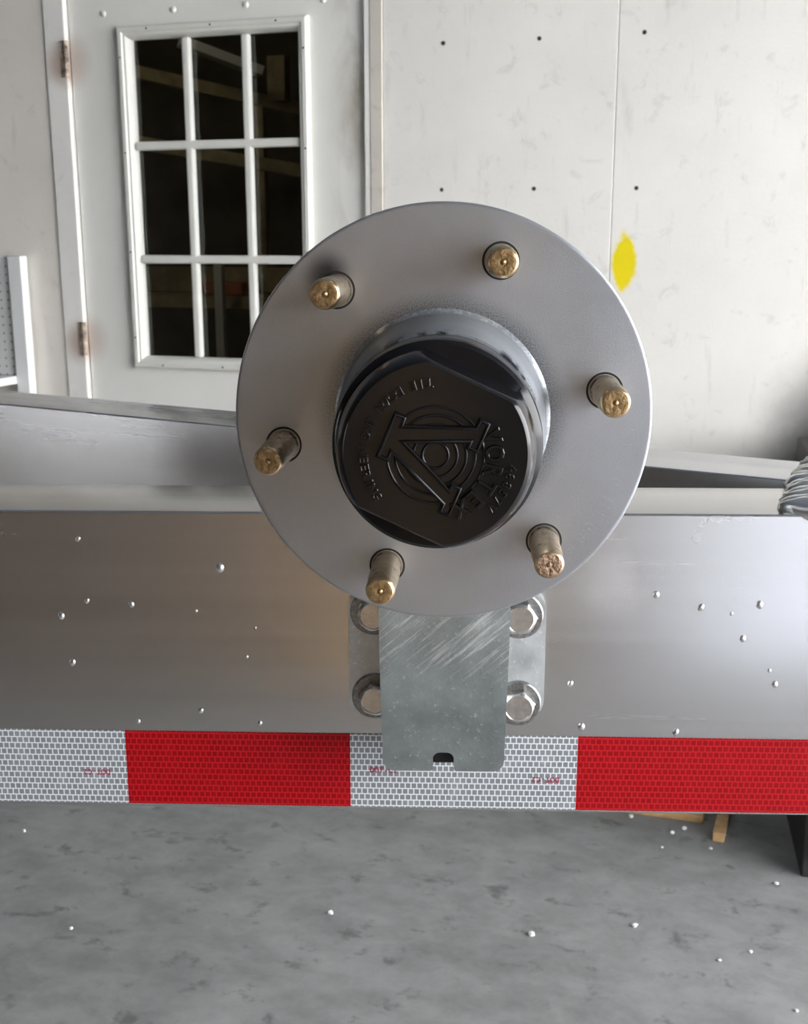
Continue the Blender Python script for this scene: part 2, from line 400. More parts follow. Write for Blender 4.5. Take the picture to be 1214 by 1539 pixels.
# floor of the shed and the yard outside, in the wall's frame
fl = obj('floor', B(UL, UR, -WD, 0.0, -0.15, 0.0), M_FLOOR); fl.matrix_world = WM; tag(fl, 'worn grey concrete floor with dark stains', None, None, 'structure')
yd = obj('ground', B(-40, 40, -40, 40, -0.30, -0.151), M_YARD); yd.matrix_world = WM; tag(yd, 'pale concrete yard outside the shed', None, None, 'structure')
# back wall: pieces left of the door, right of it and above it
bm = bmesh.new()
DL, DR, DT = -2.111, -1.101, 2.10
box(bm, UL, DL, 0, 0.14, 0, 3.0); box(bm, DR, UR, 0.012, 0.14, 0, 3.0); box(bm, DL, DR, 0.0, 0.14, DT, 3.0)
wb = obj('wall_back', bm, M_PLASTER); wb.matrix_world = WM; tag(wb, 'pale dirty shed wall with a door in it', None, None, 'structure')
seams = [-1.065, -0.436, 0.784, 2.004]
for a, b_ in zip(seams, seams[1:]):
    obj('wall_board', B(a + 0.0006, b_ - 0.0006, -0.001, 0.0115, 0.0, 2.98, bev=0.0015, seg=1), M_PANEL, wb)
nb = lathe([(0.0001, -0.0028), (0.004, -0.0026), (0.0055, -0.0015), (0.0055, 0.001)], 10)
nail_me = obj('nail_head', nb, M_NAIL, wb, 0.6)
first = True
for z in (1.836, 1.465):
    for u in (-0.895, -0.640, -0.371):
        if first: o = nail_me; first = False
        else: o = nail_me.copy(); C.objects.link(o)
        o.location = (u + random.uniform(-.004, .004), 0, z + random.uniform(-.003, .003))
tr = obj('trim_1', B(-1.101, -1.066, -0.008, 0.011, 0, 2.98, bev=0.002), M_STAIN); tr.matrix_world = WM; tag(tr, 'brown stained trim board beside the door', None, None, 'structure')
# shed shell: roof, left wall, rear wall on the left of the open bay
rf = obj('ceiling', B(UL - 0.3, UR + 0.3, -WD - 0.3, 0.3, 3.0, 3.12), M_ROOF); rf.matrix_world = WM; tag(rf, 'grey sheeted shed roof', None, None, 'structure')
bm = B(UL - 0.14, UL, -5.08, 0.14, 0, 3.0); box(bm, UL - 0.14, UL, -WD, -5.30, 0, 3.0); box(bm, UL - 0.14, UL, -5.30, -5.08, 2.3, 3.0)   # narrow gap cut to brighten the reflection in the angled rail
wl = obj('wall_left', bm, M_SHED); wl.matrix_world = WM; tag(wl, 'brown boarded side wall', None, None, 'structure')
wr = obj('wall_rear', B(UL, UR + 0.14, -WD - 0.14, -WD, 0, 3.0), M_SHED); wr.matrix_world = WM; tag(wr, 'brown boarded rear wall beside the open bay', None, None, 'structure')

wr2 = obj('wall_right', B(UR, UR + 0.14, -WD, -4.65, 0, 3.0), M_SHED); wr2.matrix_world = WM; tag(wr2, 'brown boarded side wall added to limit the light from the open bay', None, None, 'structure')  # unseen length of wall added to cut the bay light on the hub
ps = obj('warm_reflector', B(0, 0.22, 0, 0.018, 0, 2.2), M_WOOD); ps.matrix_world = WM @ Matrix.Translation((0.46, -WD + 0.03, 0.002)); tag(ps, 'tall plywood sheet added unseen against the rear wall as a warm reflector', 'reflector')  # added behind the camera to give the front rail a warm reflection
# unseen doors behind the camera, added to shape reflections: pale roller door, brown sliding door
rd = empty('reflector_door', WM @ Matrix.Translation((1.55, -WD + 0.001, 0))); tag(rd, 'pale blue-grey reflector made as a roller door in the rear wall', None, None, 'structure')
for k in range(24):
    o = obj('slat', B(0, 1.6, 0, 0.02, 0.002 + 0.1 * k, 0.098 + 0.1 * k, bev=0.008), M_REFLECTOR, rd)
sd = empty('added_sliding_door', WM @ Matrix.Translation((UL + 0.001, -5.06, 0))); tag(sd, 'brown boarded sliding door added unseen in the left wall to shape the rail reflection', None, None, 'structure')
for k in range(4): obj('panel', B(0, 0.02, 0.31 * k, 0.31 * k + 0.305, 0.002, 2.3, bev=0.004), M_SHED, sd)
# ---- door with nine panes
dr = empty('door_1', WM); tag(dr, 'off-white steel door with a nine-pane window', None, None, 'structure')
LX0, LX1, LZ0, LZ1 = -1.873, -1.282, 0.958, 1.924     # outside of the window frame
GX0, GX1, GZ0, GZ1 = -1.826, -1.318, 0.988, 1.892     # glass opening
bm = bmesh.new()
Y0d, Y1d = 0.012, 0.055
box(bm, -2.036, LX0 + 0.02, Y0d, Y1d, 0.01, 2.03); box(bm, LX1 - 0.02, -1.124, Y0d, Y1d, 0.01, 2.03)
box(bm, LX0 + 0.02, LX1 - 0.02, Y0d, Y1d, 0.01, LZ0 + 0.02); box(bm, LX0 + 0.02, LX1 - 0.02, Y0d, Y1d, LZ1 - 0.02, 2.03)
bmesh.ops.remove_doubles(bm, verts=bm.verts, dist=1e-5)
obj('door_leaf', bm, M_DOOR, dr)
obj('door_jamb', B(-2.111, -2.041, -0.006, 0.10, 0, 2.10, bev=0.003), M_JAMB, dr)
obj('door_jamb', B(-1.119, -1.1012, -0.006, 0.10, 0, 2.10, bev=0.003), M_JAMB, dr)
obj('door_head', B(-2.0408, -1.1192, -0.006, 0.10, 2.035, 2.0995, bev=0.003), M_JAMB, dr)
# moulded window frame: four mitred bars with a stepped profile
def mould(bm, x0, x1, z0, z1, prof):
    rings = []
    for d, y in prof:
        rings.append([bm.verts.new(p) for p in ((x0 + d, y, z0 + d), (x1 - d, y, z0 + d), (x1 - d, y, z1 - d), (x0 + d, y, z1 - d))])
    for a, b_ in zip(rings, rings[1:]):
        for k in range(4): bm.faces.new((a[k], a[(k + 1) % 4], b_[(k + 1) % 4], b_[k]))
    return bm
wf = obj('window_frame', mould(bmesh.new(), LX0, LX1, LZ0, LZ1, [(0, 0.013), (0.001, -0.004), (0.006, -0.008), (0.016, -0.008), (0.020, -0.003), (0.026, -0.003), (0.030, 0.002), (0.036, 0.016), (0.036, 0.035)]), M_FRAME, dr)
scr = [(x, z) for z in (LZ0 + 0.011, LZ1 - 0.011) for x in (LX0 + 0.10, LX0 + 0.30, LX0 + 0.50)] + [(x, z) for x in (LX0 + 0.011, LX1 - 0.011) for z in (1.05, 1.30, 1.58, 1.84)]
s0 = None
for x, z in scr:
    if s0 is None: s0 = o = obj('frame_screw', lathe([(0.0001, -0.0095), (0.0025, -0.0092), (0.003, -0.0075)], 8), M_NAIL, wf)
    else: o = s0.copy(); C.objects.link(o)
    o.location = (x, 0, z)
cx = [GX0, -1.661, -1.478, GX1 + 0.002]; cz = [GZ0, 1.279, 1.599, GZ1]
cx = [LX0 + 0.036, -1.661, -1.476, LX1 - 0.036]; cz = [LZ0 + 0.036, 1.279, 1.599, LZ1 - 0.036]
for x in cx[1:3]: obj('muntin', B(x - 0.012, x + 0.012, 0.006, 0.030, cz[0], cz[3], bev=0.006), M_FRAME, dr)
for z in cz[1:3]: obj('muntin', B(cx[0], cx[3], 0.0055, 0.0295, z - 0.012, z + 0.012, bev=0.006), M_FRAME, dr)
for i in range(3):
    for j in range(3):
        obj('pane', B(cx[i], cx[i + 1], 0.031, 0.034, cz[j], cz[j + 1]), M_GLASS, dr)
for zc in (1.843, 1.042, 0.25):
    bm = bmesh.new(); box(bm, -2.058, -2.041, -0.009, -0.0062, zc - 0.05, zc + 0.05)
    h = obj('hinge', bm, M_HINGE, dr)
    for k in range(5):
        kb = lathe([(0.0001, -0.0095), (0.0065, -0.0095), (0.0072, -0.008), (0.0072, 0.008), (0.0065, 0.0095), (0.0001, 0.0095)], 12)
        bmesh.ops.rotate(kb, verts=kb.verts, cent=(0, 0, 0), matrix=Matrix.Rotation(PI / 2, 3, 'X'))
        bmesh.ops.translate(kb, verts=kb.verts, vec=(-2.0385, -0.010, zc - 0.04 + 0.02 * k)); obj('hinge_knuckle', kb, M_HINGE, h, 0.6)
r0 = None
for u, z in ((-1.920, 1.961), (-1.695, 1.961), (-1.47, 1.961), (-1.24, 1.961)):
    if r0 is None: r0 = o = obj('rivet', lathe([(0.0001, 0.006), (0.005, 0.0065), (0.008, 0.009), (0.0095, 0.0125)], 14), M_DOOR, dr, 0.9)
    else: o = r0.copy(); C.objects.link(o)
    o.location = (u, 0, z)

# ---- dim store room behind the door
bm = bmesh.new()
box(bm, -3.6, 0.4, 3.0, 3.08, 0, 2.7); box(bm, -3.68, -3.6, 0.14, 3.08, 0, 2.7); box(bm, 0.4, 0.48, 0.14, 3.08, 0, 2.7)
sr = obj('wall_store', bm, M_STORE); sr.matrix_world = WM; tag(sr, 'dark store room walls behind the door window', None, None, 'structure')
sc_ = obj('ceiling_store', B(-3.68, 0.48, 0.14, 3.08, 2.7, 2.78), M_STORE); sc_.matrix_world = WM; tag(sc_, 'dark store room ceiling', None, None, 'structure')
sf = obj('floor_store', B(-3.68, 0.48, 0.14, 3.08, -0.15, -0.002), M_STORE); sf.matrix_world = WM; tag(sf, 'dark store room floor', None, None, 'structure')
def bar(x0, y0, z0, x1, y1, z1, wd, ht):
    bm = bmesh.new(); a = Vector((x0, y0, z0)); b_ = Vector((x1, y1, z1)); d = (b_ - a); n = d.length; d.normalize()
    s = d.cross(Vector((0, 0, 1))).normalized() * wd / 2; t = s.cross(d).normalized() * ht / 2
    q = [[bm.verts.new(p + s * i + t * j) for i, j in ((-1, -1), (1, -1), (1, 1), (-1, 1))] for p in (a, b_)]
    for k in range(4): bm.faces.new((q[0][k], q[0][(k + 1) % 4], q[1][(k + 1) % 4], q[1][k]))
    bm.faces.new(q[0]); bm.faces.new(q[1]); return bm

# ---- pegboard rack left of the door
pr = empty('pegboard_rack', WM @ Matrix.Translation((-2.225, -0.03, 0))); tag(pr, 'white perforated pegboard rack standing left of the door', 'rack')
obj('pegboard', B(-0.60, -0.046, 0.0, 0.012, 0.925, 1.283), M_PEG, pr)
obj('upright', B(-0.046, 0.0, -0.014, 0.022, 0.0, 1.288, bev=0.002), M_WHITE, pr)
obj('upright', B(-0.646, -0.60, -0.014, 0.022, 0.0, 1.288, bev=0.002), M_WHITE, pr)
obj('top_rail', B(-0.60, -0.046, -0.004, 0.016, 1.283, 1.288), M_WHITE, pr)
obj('shelf', B(-0.60, -0.046, -0.16, 0.012, 0.90, 0.925, bev=0.002), M_WHITE, pr)

# ================================================================== TRAILER FRAME
YB, ZT, WBm, HB = 0.2162, HUB_Z - 0.0881, 0.086, 0.1985
tf = empty('trailer_frame', loc=(0, YB + WBm / 2, ZT - HB)); tag(tf, 'brushed aluminium trailer frame of two welded box rails', 'trailer frame')
tfi = tf.matrix_world.inverted()
def child_at(o, parent):            # mesh given in world coordinates
    o.parent = parent; o.matrix_parent_inverse = parent.matrix_world.inverted(); return o
def tube_rail(name, L0, L1, wd, ht, m, wall=0.005, r=0.0016):
    """hollow box section along X, front face at y=0, top at z=0"""
    pts = round_rect(0, wd, -ht, 0, r, 4); inn = round_rect(wall, wd - wall, -ht + wall, -wall, 0.001, 4)
    bm = bmesh.new(); q = [[bm.verts.new((x, y, z)) for y, z in P] for x in (L0, L1) for P in (pts, inn)]
    n = len(pts)
    for k in range(n):
        j = (k + 1) % n
        bm.faces.new((q[0][k], q[0][j], q[2][j], q[2][k])); bm.faces.new((q[1][k], q[1][j], q[3][j], q[3][k]))
        bm.faces.new((q[0][k], q[0][j], q[1][j], q[1][k])); bm.faces.new((q[2][k], q[2][j], q[3][j], q[3][k]))
    return obj(name, bm, m, None, 0.5)
rail = tube_rail('front_rail', -1.6, 1.3, WBm, HB, M_ALU); rail.location = (0, YB, ZT); bpy.context.view_layer.update(); child_at(rail, tf)
AY = -math.radians(30.2)
ang = tube_rail('angled_rail', -2.2, 0.0, 0.080, HB, M_ALU_Y)
ang.location = (0.240, 0.3325, ZT - 0.0002); ang.rotation_euler = (0, 0, AY)
# trim the end square to the front rail: cut by the plane y = back of the rail
bpy.context.view_layer.update()
me = ang.data; bm = bmesh.new(); bm.from_mesh(me)
for v in bm.verts:
    if abs(v.co.x) < 1e-6:
        wp = ang.matrix_world @ v.co; k = (YB + WBm + 0.0005 - wp.y) / math.sin(AY); v.co.x += k
bm.to_mesh(me); bm.free(); child_at(ang, tf)
# weld spatter on the front face
sp = [(-139, -124, 3.4), (-224, -146, 2), (-196, -148, 2.4), (-241, -156, 2.6), (-236, -187, 2.6), (-155, -219, 2.2), (-196, -227, 2.0), (-117, -227, 2.0), (-227, -106, 2.0),
      (132, -139, 2.6), (160, -147, 2.5), (196, -145, 2.8), (187, -167, 2.5), (209, -197, 2.5), (205, -188, 1.6), (81, -198, 2.3), (89, -227, 2.8), (149, -230, 2.6), (179, -151, 1.4), (-155, -152, 1.2), (-118, -163, 1.2), (-124, -182, 1.5)]
for x, z, r in sp:
    b_ = bmesh.new(); bmesh.ops.create_uvsphere(b_, u_segments=14, v_segments=8, radius=1.0)
    for v in b_.verts: v.co = Vector((v.co.x * r * 0.8, v.co.y * r * 0.45, v.co.z * r)) * 0.001
    o = obj('weld_spatter', b_, M_SPATTER, None, 1.2); o.location = (x * .001, YB + 0.0001, HUB_Z + z * .001); o.rotation_euler = (0, random.uniform(-.5, .5), 0)
    bpy.context.view_layer.update(); child_at(o, rail)
# weld bead where the angled rail meets the front rail: overlapping ripples
path = [Vector((0.222, 0.2225, 0)), Vector((0.231, 0.250, 0)), Vector((0.240, 0.278, 0)), Vector((0.246, 0.305, 0)), Vector((0.258, 0.335, 0)), Vector((0.272, 0.372, 0)), Vector((0.285, 0.40, 0))]
bm = bmesh.new()
segs = []
for i in range(len(path) - 1):
    for k in range(3): segs.append(path[i].lerp(path[i + 1], k / 5.0))
for i, p in enumerate(segs):
    t = i / (len(segs) - 1); wd = 0.021 - 0.003 * t
    s = bmesh.ops.create_uvsphere(bm, u_segments=20, v_segments=10, radius=1.0)
    d = (segs[min(i + 1, len(segs) - 1)] - segs[max(0, i - 1)]).normalized(); a = math.atan2(d.y, d.x) + random.uniform(-.12, .12)
    for v in s['verts']:
        c = Vector((v.co.x * 0.0105, v.co.y * wd * random.uniform(0.97, 1.03), v.co.z * (0.0085 + 0.0015 * math.sin(i * 2.1))))
        c.rotate(Euler((0, 0.55, a))); v.co = c + p + Vector((0.010 + random.uniform(-.001, .001), 0, random.uniform(-.0006, .0006)))
wd_o = obj('weld_bead', bm, M_WELD, None, 1.0); wd_o.location = (-0.007, 0, ZT + 0.001); bpy.context.view_layer.update(); child_at(wd_o, tf); wd_o['label'] = 'lumpy shiny weld bead'

# ---- conspicuity tape: alternating white and red lengths along the lower edge
TZ, TH = HUB_Z - 0.2335 - 0.0254, 0.0508
rot = -0.0022
tapes = [(-0.62, -0.205, 'w'), (-0.205, -0.059, 'r'), (-0.059, 0.087, 'w'), (0.087, 0.62, 'r')]
def put_text(txt, x, z, size, flip, m, parent, y, ext=0.00004):
    bm = bmesh.new(); adv = size * 0.60
    for i, ch in enumerate(txt):
        k = (i - (len(txt) - 1) / 2) * adv * (-1 if flip else 1)
        put_glyph(bm, ch, size, ext, 0, x + k, z, PI if flip else 0, y, 0.8, 0.00016)
    return obj('lettering', bm, m, parent)
for a, b_, kd in tapes:
    o = obj('reflective_tape', B((a - b_) / 2, (b_ - a) / 2, -0.0004, 0.0, -TH / 2, TH / 2), M_TAPEW if kd == 'w' else M_TAPER)
    o['label'] = 'white reflective tape with small brick pattern' if kd == 'w' else 'red reflective tape with small brick pattern'
    xc = (a + b_) / 2
    o.location = (xc, YB - 0.00005, TZ + xc * math.tan(rot)); o.rotation_euler = (0, -rot, 0)
    bpy.context.view_layer.update(); child_at(o, tf)
    if kd == 'w' and a < -0.5: put_text('DOT-C2', -0.225 - xc, -0.0035, 0.0050, True, M_TAPETXT, o, -0.00045)
    if kd == 'w' and a > -0.1:
        put_text('DOT-C2', 0.067 - xc, -0.0045, 0.0050, True, M_TAPETXT, o, -0.00045)
        put_text('DOT-C2', -0.0375 - xc, 0.0005, 0.0050, False, M_TAPETXT, o, -0.00045)

# ================================================================== AXLE BRACKET
ab = empty('axle_bracket', loc=(0.002, YB, HUB_Z - 0.22)); tag(ab, 'galvanised steel axle bracket bolted to the front rail below the hub', 'bracket')
def wchild(name, bm, m, parent, smooth=None):
    o = obj(name, bm, m, None, smooth); o.location = (0, 0, HUB_Z); bpy.context.view_layer.update(); return child_at(o, parent)
PT = 0.008
wchild('base_plate', prism(round_rect(-0.0585, 0.0640, -0.2190, -0.1350, 0.012), YB - PT, YB - 0.0002, 0.0008), M_GALV2, ab, 0.6)
# arm plate: flat above, leaning back to the rail below, notched lower edge
def half(z):                                    # half width, mm
    return 0.0378 if z > -0.14 else 0.0378 - 0.0013 * (-0.14 - z) / 0.10
def depth(z):
    if z > -0.150: return 0.0
    return 0.013 * ((-0.150 - z) / 0.087) ** 1.35
XC, ZB, ZTOP = 0.0012, -0.2372, 0.045
hwb = half(ZB); rc = 0.0075
pts = []
nx0, nx1, nz = -0.0052, 0.0075, -0.2240
for k in range(7):                               # lower right corner
    t = math.radians(-90 + 90 * k / 6); pts.append((XC + hwb - rc + rc * math.cos(t), ZB + rc + rc * math.sin(t)))
pts += [(XC + half(-0.14), -0.14), (XC + half(0), ZTOP - 0.02), (XC + half(0) - 0.02, ZTOP), (XC - half(0) + 0.02, ZTOP), (XC - half(0), ZTOP - 0.02), (XC - half(-0.14), -0.14)]
for k in range(7):
    t = math.radians(180 + 90 * k / 6); pts.append((XC - hwb + rc + rc * math.cos(t), ZB + rc + rc * math.sin(t)))
pts.append((nx0 - 0.001, ZB)); pts.append((nx0, ZB + 0.002))
nr = 0.0045
for k in range(6):
    t = math.radians(180 - 90 * k / 5); pts.append((nx0 + nr + nr * math.cos(t), nz - nr + nr * math.sin(t)))
for k in range(6):
    t = math.radians(90 - 90 * k / 5); pts.append((nx1 - nr + nr * math.cos(t), nz - nr + nr * math.sin(t)))
pts += [(nx1, ZB + 0.002), (nx1 + 0.001, ZB)]
AYF = YB - 0.062; ATH = 0.0085
bm = bmesh.new(); bm.faces.new([bm.verts.new((x, 0, z)) for x, z in pts])
for k in range(16):
    z = -0.150 - 0.0055 * k
    bmesh.ops.bisect_plane(bm, geom=bm.verts[:] + bm.edges[:] + bm.faces[:], plane_co=(0, 0, z), plane_no=(0, 0, 1))
r = bmesh.ops.extrude_face_region(bm, geom=bm.faces[:])
ex = {g for g in r['geom'] if isinstance(g, bmesh.types.BMVert)}
for v in bm.verts: v.co.y = AYF + depth(v.co.z) + (ATH if v in ex else 0)
sharp = [e for e in bm.edges if len(e.link_faces) == 2 and e.calc_face_angle(0) > 1.2 and abs(e.verts[0].co.y - e.verts[1].co.y) < 0.004]
bmesh.ops.bevel(bm, geom=sharp, offset=0.0007, segments=2, affect='EDGES')
wchild('arm_plate', bm, M_GALV, ab, 0.5)
wchild('spacer_block', B(-0.030, 0.0325, AYF + ATH + 0.0002, YB - PT - 0.0002, -0.205, -0.140, bev=0.002), M_GALV2, ab)
wchild('lower_stiffener', B(-0.026, 0.0285, 0.1795, YB - PT - 0.0005, -0.2372, -0.2205, bev=0.001), M_DARK, ab)  # near-black colour stands in for the shade inside the notch
sb = lathe([(0.0001, 0.010), (0.019, 0.010), (0.021, 0.030), (0.026, 0.060), (0.026, AYF - 0.0002)], 40)
wchild('spindle', sb, M_BARREL, ab, 0.6)
# four flanged bolts with washers
def hexbolt(x, z, turn, marks):
    yb = YB - PT
    bm = bmesh.new(); n = 36; rings = []
    def hexr(t, R): 
        a = (t - turn) % (PI / 3) - PI / 6; return R * math.cos(PI / 6) / math.cos(a)
    prof = [(0, yb - 0.0025), (0, yb - 0.0088), (1, yb - 0.0098), (2, yb - 0.0106), (4, yb - 0.0103), (3, yb - 0.0103)]
    for kind, y in prof:
        ring = []
        for k in range(n):
            t = turn + 2 * PI * k / n
            R = {0: hexr(t, 0.0108), 1: min(hexr(t, 0.0108), 0.0097), 2: 0.0083, 4: 0.0078, 3: 0.0001}[kind]
            ring.append(bm.verts.new((R * math.cos(t), y, R * math.sin(t))))
        rings.append(ring)
    for a, b_ in zip(rings, rings[1:]):
        for k in range(n): bm.faces.new((a[k], a[(k + 1) % n], b_[(k + 1) % n], b_[k]))
    o = obj('bolt', bm, M_BOLT, None, 0.35); o.location = (x, 0, HUB_Z + z); bpy.context.view_layer.update(); child_at(o, ab)
    wa = lathe([(0.008, yb - 0.0024), (0.0138, yb - 0.0024), (0.0146, yb - 0.0018), (0.0148, yb - 0.0001)], 48)
    wo = obj('washer', wa, M_WASHER, o, 0.5)
    tb = bmesh.new()
    arc_text(tb, 'THE', 0.0058, 116 + marks, 64 + marks, 0.0036, 0.0002, 0, yb - 0.0104, True)
    arc_text(tb, 'F593C', 0.0058, 215 + marks, 325 + marks, 0.0034, 0.0002, 0, yb - 0.0104, False)
    obj('lettering', tb, M_BOLT, o)
hexbolt(-0.0425, -0.1490, 0.3, 100); hexbolt(0.0476, -0.1506, 0.06, 0)
hexbolt(-0.0420, -0.2042, 0.75, -20); hexbolt(0.0476, -0.2080, 0.20, 180)

# ================================================================== WHEEL HUB
hub = empty('wheel_hub'); hub.matrix_world = Matrix.Translation((0, 0, HUB_Z)) @ Matrix.Rotation(-0.0197, 4, 'Z') @ Matrix.Rotation(-0.0054, 4, 'X')
tag(hub, 'grey round trailer wheel hub with six brass-coloured studs and black cap', 'wheel hub')
RF = 0.0895
bm = lathe([(0.030, 0.0), (0.044, 0.0), (0.060, 0.0), (0.075, 0.0), (RF - 0.0014, 0.0), (RF - 0.0009, 0.0), (RF - 0.0003, 0.0003)], 160); obj('flange_face', bm, M_FLANGE, hub, 0.6)
bm = lathe([(RF - 0.0003, 0.0003), (RF, 0.0010), (RF, 0.0122), (RF - 0.001, 0.0132), (0.03, 0.0132)], 160); obj('flange_rim', bm, M_RIM, hub, 0.6)
bm = lathe([(0.052, 0.0132), (0.050, 0.045), (0.046, 0.078), (0.028, 0.080)], 80); obj('rear_barrel', bm, M_BARREL, hub, 0.6)
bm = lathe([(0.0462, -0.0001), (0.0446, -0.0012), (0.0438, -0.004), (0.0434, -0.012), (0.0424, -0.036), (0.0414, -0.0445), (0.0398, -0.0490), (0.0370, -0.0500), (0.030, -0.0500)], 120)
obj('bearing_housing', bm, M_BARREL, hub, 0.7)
# studs
SL = 0.0439
tip_labels = {2: M_RUST}
for k in range(6):
    a = 1.2201 - k * PI / 3; x, z = 0.06985 * math.cos(a), 0.06985 * math.sin(a)
    bm = lathe([(0.0067, 0.001), (0.0066, -0.0015), (0.00645, -0.004), (0.0064, -0.028), (0.00615, -0.030), (0.00615, -SL + 0.0022), (0.0059, -SL + 0.0012), (0.0054, -SL + 0.0003), (0.0050, -SL + 0.0001)], 36)
    o = obj('wheel_stud', bm, M_STUD, hub, 0.7); o.location = (x, 0, z); o.rotation_euler = (0, random.uniform(0, 6), 0)
    bm = lathe([(0.0051, -SL), (0.0049, -SL - 0.0001), (0.0034, -SL + 0.0002), (0.0024, -SL - 0.00005), (0.0012, -SL + 0.0003), (0.0006, -SL - 0.0004), (0.00005, -SL - 0.0005)], 30)
    obj('stud_tip', bm, tip_labels.get(k, M_STUDTIP), o, 0.9)
    bm = lathe([(0.0070, -0.0001), (0.0078, -0.00015), (0.0080, 0.0002)], 36); obj('stud_hole_ring', bm, M_DARK, o, 0.6)
# faint cast numbers on the flange
bm = bmesh.new()
arc_text(bm, 'SJ-10', 0.0800, -4, -20, 0.0070, 0.00004, 0, -0.00005, True)
arc_text(bm, 'HL088R', 0.0800, -27, -50, 0.0070, 0.00004, 0, -0.00005, True)
obj('cast_numbers', bm, M_FLANGE, hub)

# ---- black cap with two wrench flats
FA = math.radians(65.0); FD = 0.0283; DC = 0.0993
def flat_r(i, r, t):
    if i < FLAT0: return r
    c = abs(math.cos(t - FA)); return min(r, (FD + FLATX[i]) / c) if c > 1e-3 else r
prof = [(0.0345, -0.049), (0.0386, -0.0505), (0.0392, -0.053), (0.0393, -0.0755), (0.0388, -0.0785), (0.0374, -0.0800), (0.0362, -0.0806), (0.0360, -0.0815), (0.0364, -0.0830), (0.0362, -0.0900), (0.0352, -0.0945), (0.0341, -0.0975), (0.0334, -0.0987), (0.0326, -DC)]
FLAT0 = 6
FLATX = {i: 0.0022 for i in range(20)}; FLATX.update({9: 0.0011, 10: 0.0011, 11: 0.0010, 12: 0.0005, 13: -0.0001})
bm = lathe(prof, 180, flat_r, cap1=True)
capo = obj('hub_cap', bm, M_CAP, hub, 0.45); capo['label'] = 'black plastic hub cap with raised lettering and large V'
UPA = math.radians(-23); c_, s_ = math.cos(UPA - PI / 2), math.sin(UPA - PI / 2)
def em(h, v): return (h * c_ - v * s_) * .001, (h * s_ + v * c_) * .001
V = [(-8.5, -19), (8.5, -19), (8.5, -14.5), (5.4, -14.5), (15.0, 9.2), (18.2, 9.2), (18.2, 13.4), (6.8, 13.4), (6.8, 9.2), (9.0, 9.2), (0, -11.5), (-9.0, 9.2), (-6.8, 9.2), (-6.8, 13.4), (-18.2, 13.4), (-18.2, 9.2), (-15.0, 9.2), (-5.4, -14.5), (-8.5, -14.5)]
def offset_poly(P, d):               # shrink a counter-clockwise outline by d with mitred corners
    out = []; n = len(P)
    for i in range(n):
        a_, b_, c2 = Vector(P[i - 1]), Vector(P[i]), Vector(P[(i + 1) % n])
        e1 = (b_ - a_).normalized(); e2 = (c2 - b_).normalized(); n1 = Vector((-e1.y, e1.x)); n2 = Vector((-e2.y, e2.x))
        bis = (n1 + n2); k = d / max(0.35, 1 + n1.dot(n2)); out.append(tuple(b_ + bis * k))
    return out
bm = bmesh.new(); rings = []
for d_, y_ in ((-0.35, 0.0003), (-0.3, -0.0006), (-0.1, -0.0012), (0.25, -0.0016), (0.7, -0.0016), (1.0, -0.0013), (1.15, -0.0009)):
    rings.append([bm.verts.new((em(h, v)[0], -DC + y_, em(h, v)[1])) for h, v in offset_poly(V, d_)])
for ra, rb in zip(rings, rings[1:]):
    for k in range(len(ra)): bm.faces.new((ra[k], ra[(k + 1) % len(ra)], rb[(k + 1) % len(ra)], rb[k]))
bm.faces.new(rings[-1])
obj('letter_v_emblem', bm, M_CAP, capo, 0.9)
for rr in (4.6, 7.8, 11.0, 14.2, 17.2):
    tb = bmesh.new(); n = 96; q = []
    for k in range(n):
        t = 2 * PI * k / n
        q.append([tb.verts.new(((rr * .001 + 0.00055 * math.cos(p)) * math.cos(t), -DC - 0.00055 * math.sin(p) * 0.8, (rr * .001 + 0.00055 * math.cos(p)) * math.sin(t))) for p in (0, PI / 4, PI / 2, 3 * PI / 4, PI)])
    for k in range(n):
        for j in range(4): tb.faces.new((q[k][j], q[k][j + 1], q[(k + 1) % n][j + 1], q[(k + 1) % n][j]))
    obj('emblem_ring', tb, M_CAP, capo, 1.0)
bm = bmesh.new(); arc_text(bm, 'TIE DOWN ENGINEERING', 0.0257, 95, 215, 0.0044, 0.00040, 0.00018, -DC - 0.0003, False); o = obj('lettering', bm, M_CAP, capo); o['label'] = 'raised words TIE DOWN ENGINEERING'
bm = bmesh.new(); arc_text(bm, 'VORTEX', 0.0207, 19, -64, 0.0090, 0.00070, 0.00028, -DC - 0.0005, True, sx=0.85); o = obj('lettering', bm, M_CAP, capo); o['label'] = 'raised word VORTEX'
bm = bmesh.new(); arc_text(bm, '48857V', 0.0272, -9, -43, 0.0044, 0.00036, 0.00018, -DC - 0.0003, True); o = obj('lettering', bm, M_CAP, capo); o['label'] = 'raised number 48857V'

# ================================================================== THINGS BY THE WALL AND ON THE FLOOR
def wood(name, x0, y0, x1, y1, wd, ht, label, z=0.0):
    d = Vector((x1 - x0, y1 - y0, 0)); n = d.length
    o = obj(name, B(0, n, -wd / 2, wd / 2, 0, ht, bev=0.002), M_WOOD)
    o.location = (x0, y0, z); o.rotation_euler = (0, 0, math.atan2(d.y, d.x)); tag(o, label, 'wood'); return o
wood('wood_board', 0.36, 2.345, 0.625, 2.262, 0.09, 0.02, 'flat pine board on the floor by the wall, left of the pine stick')
wood('wood_stick', 0.628, 2.125, 0.72, 2.42, 0.026, 0.024, 'narrow pine stick pointing at the camera on the concrete floor')
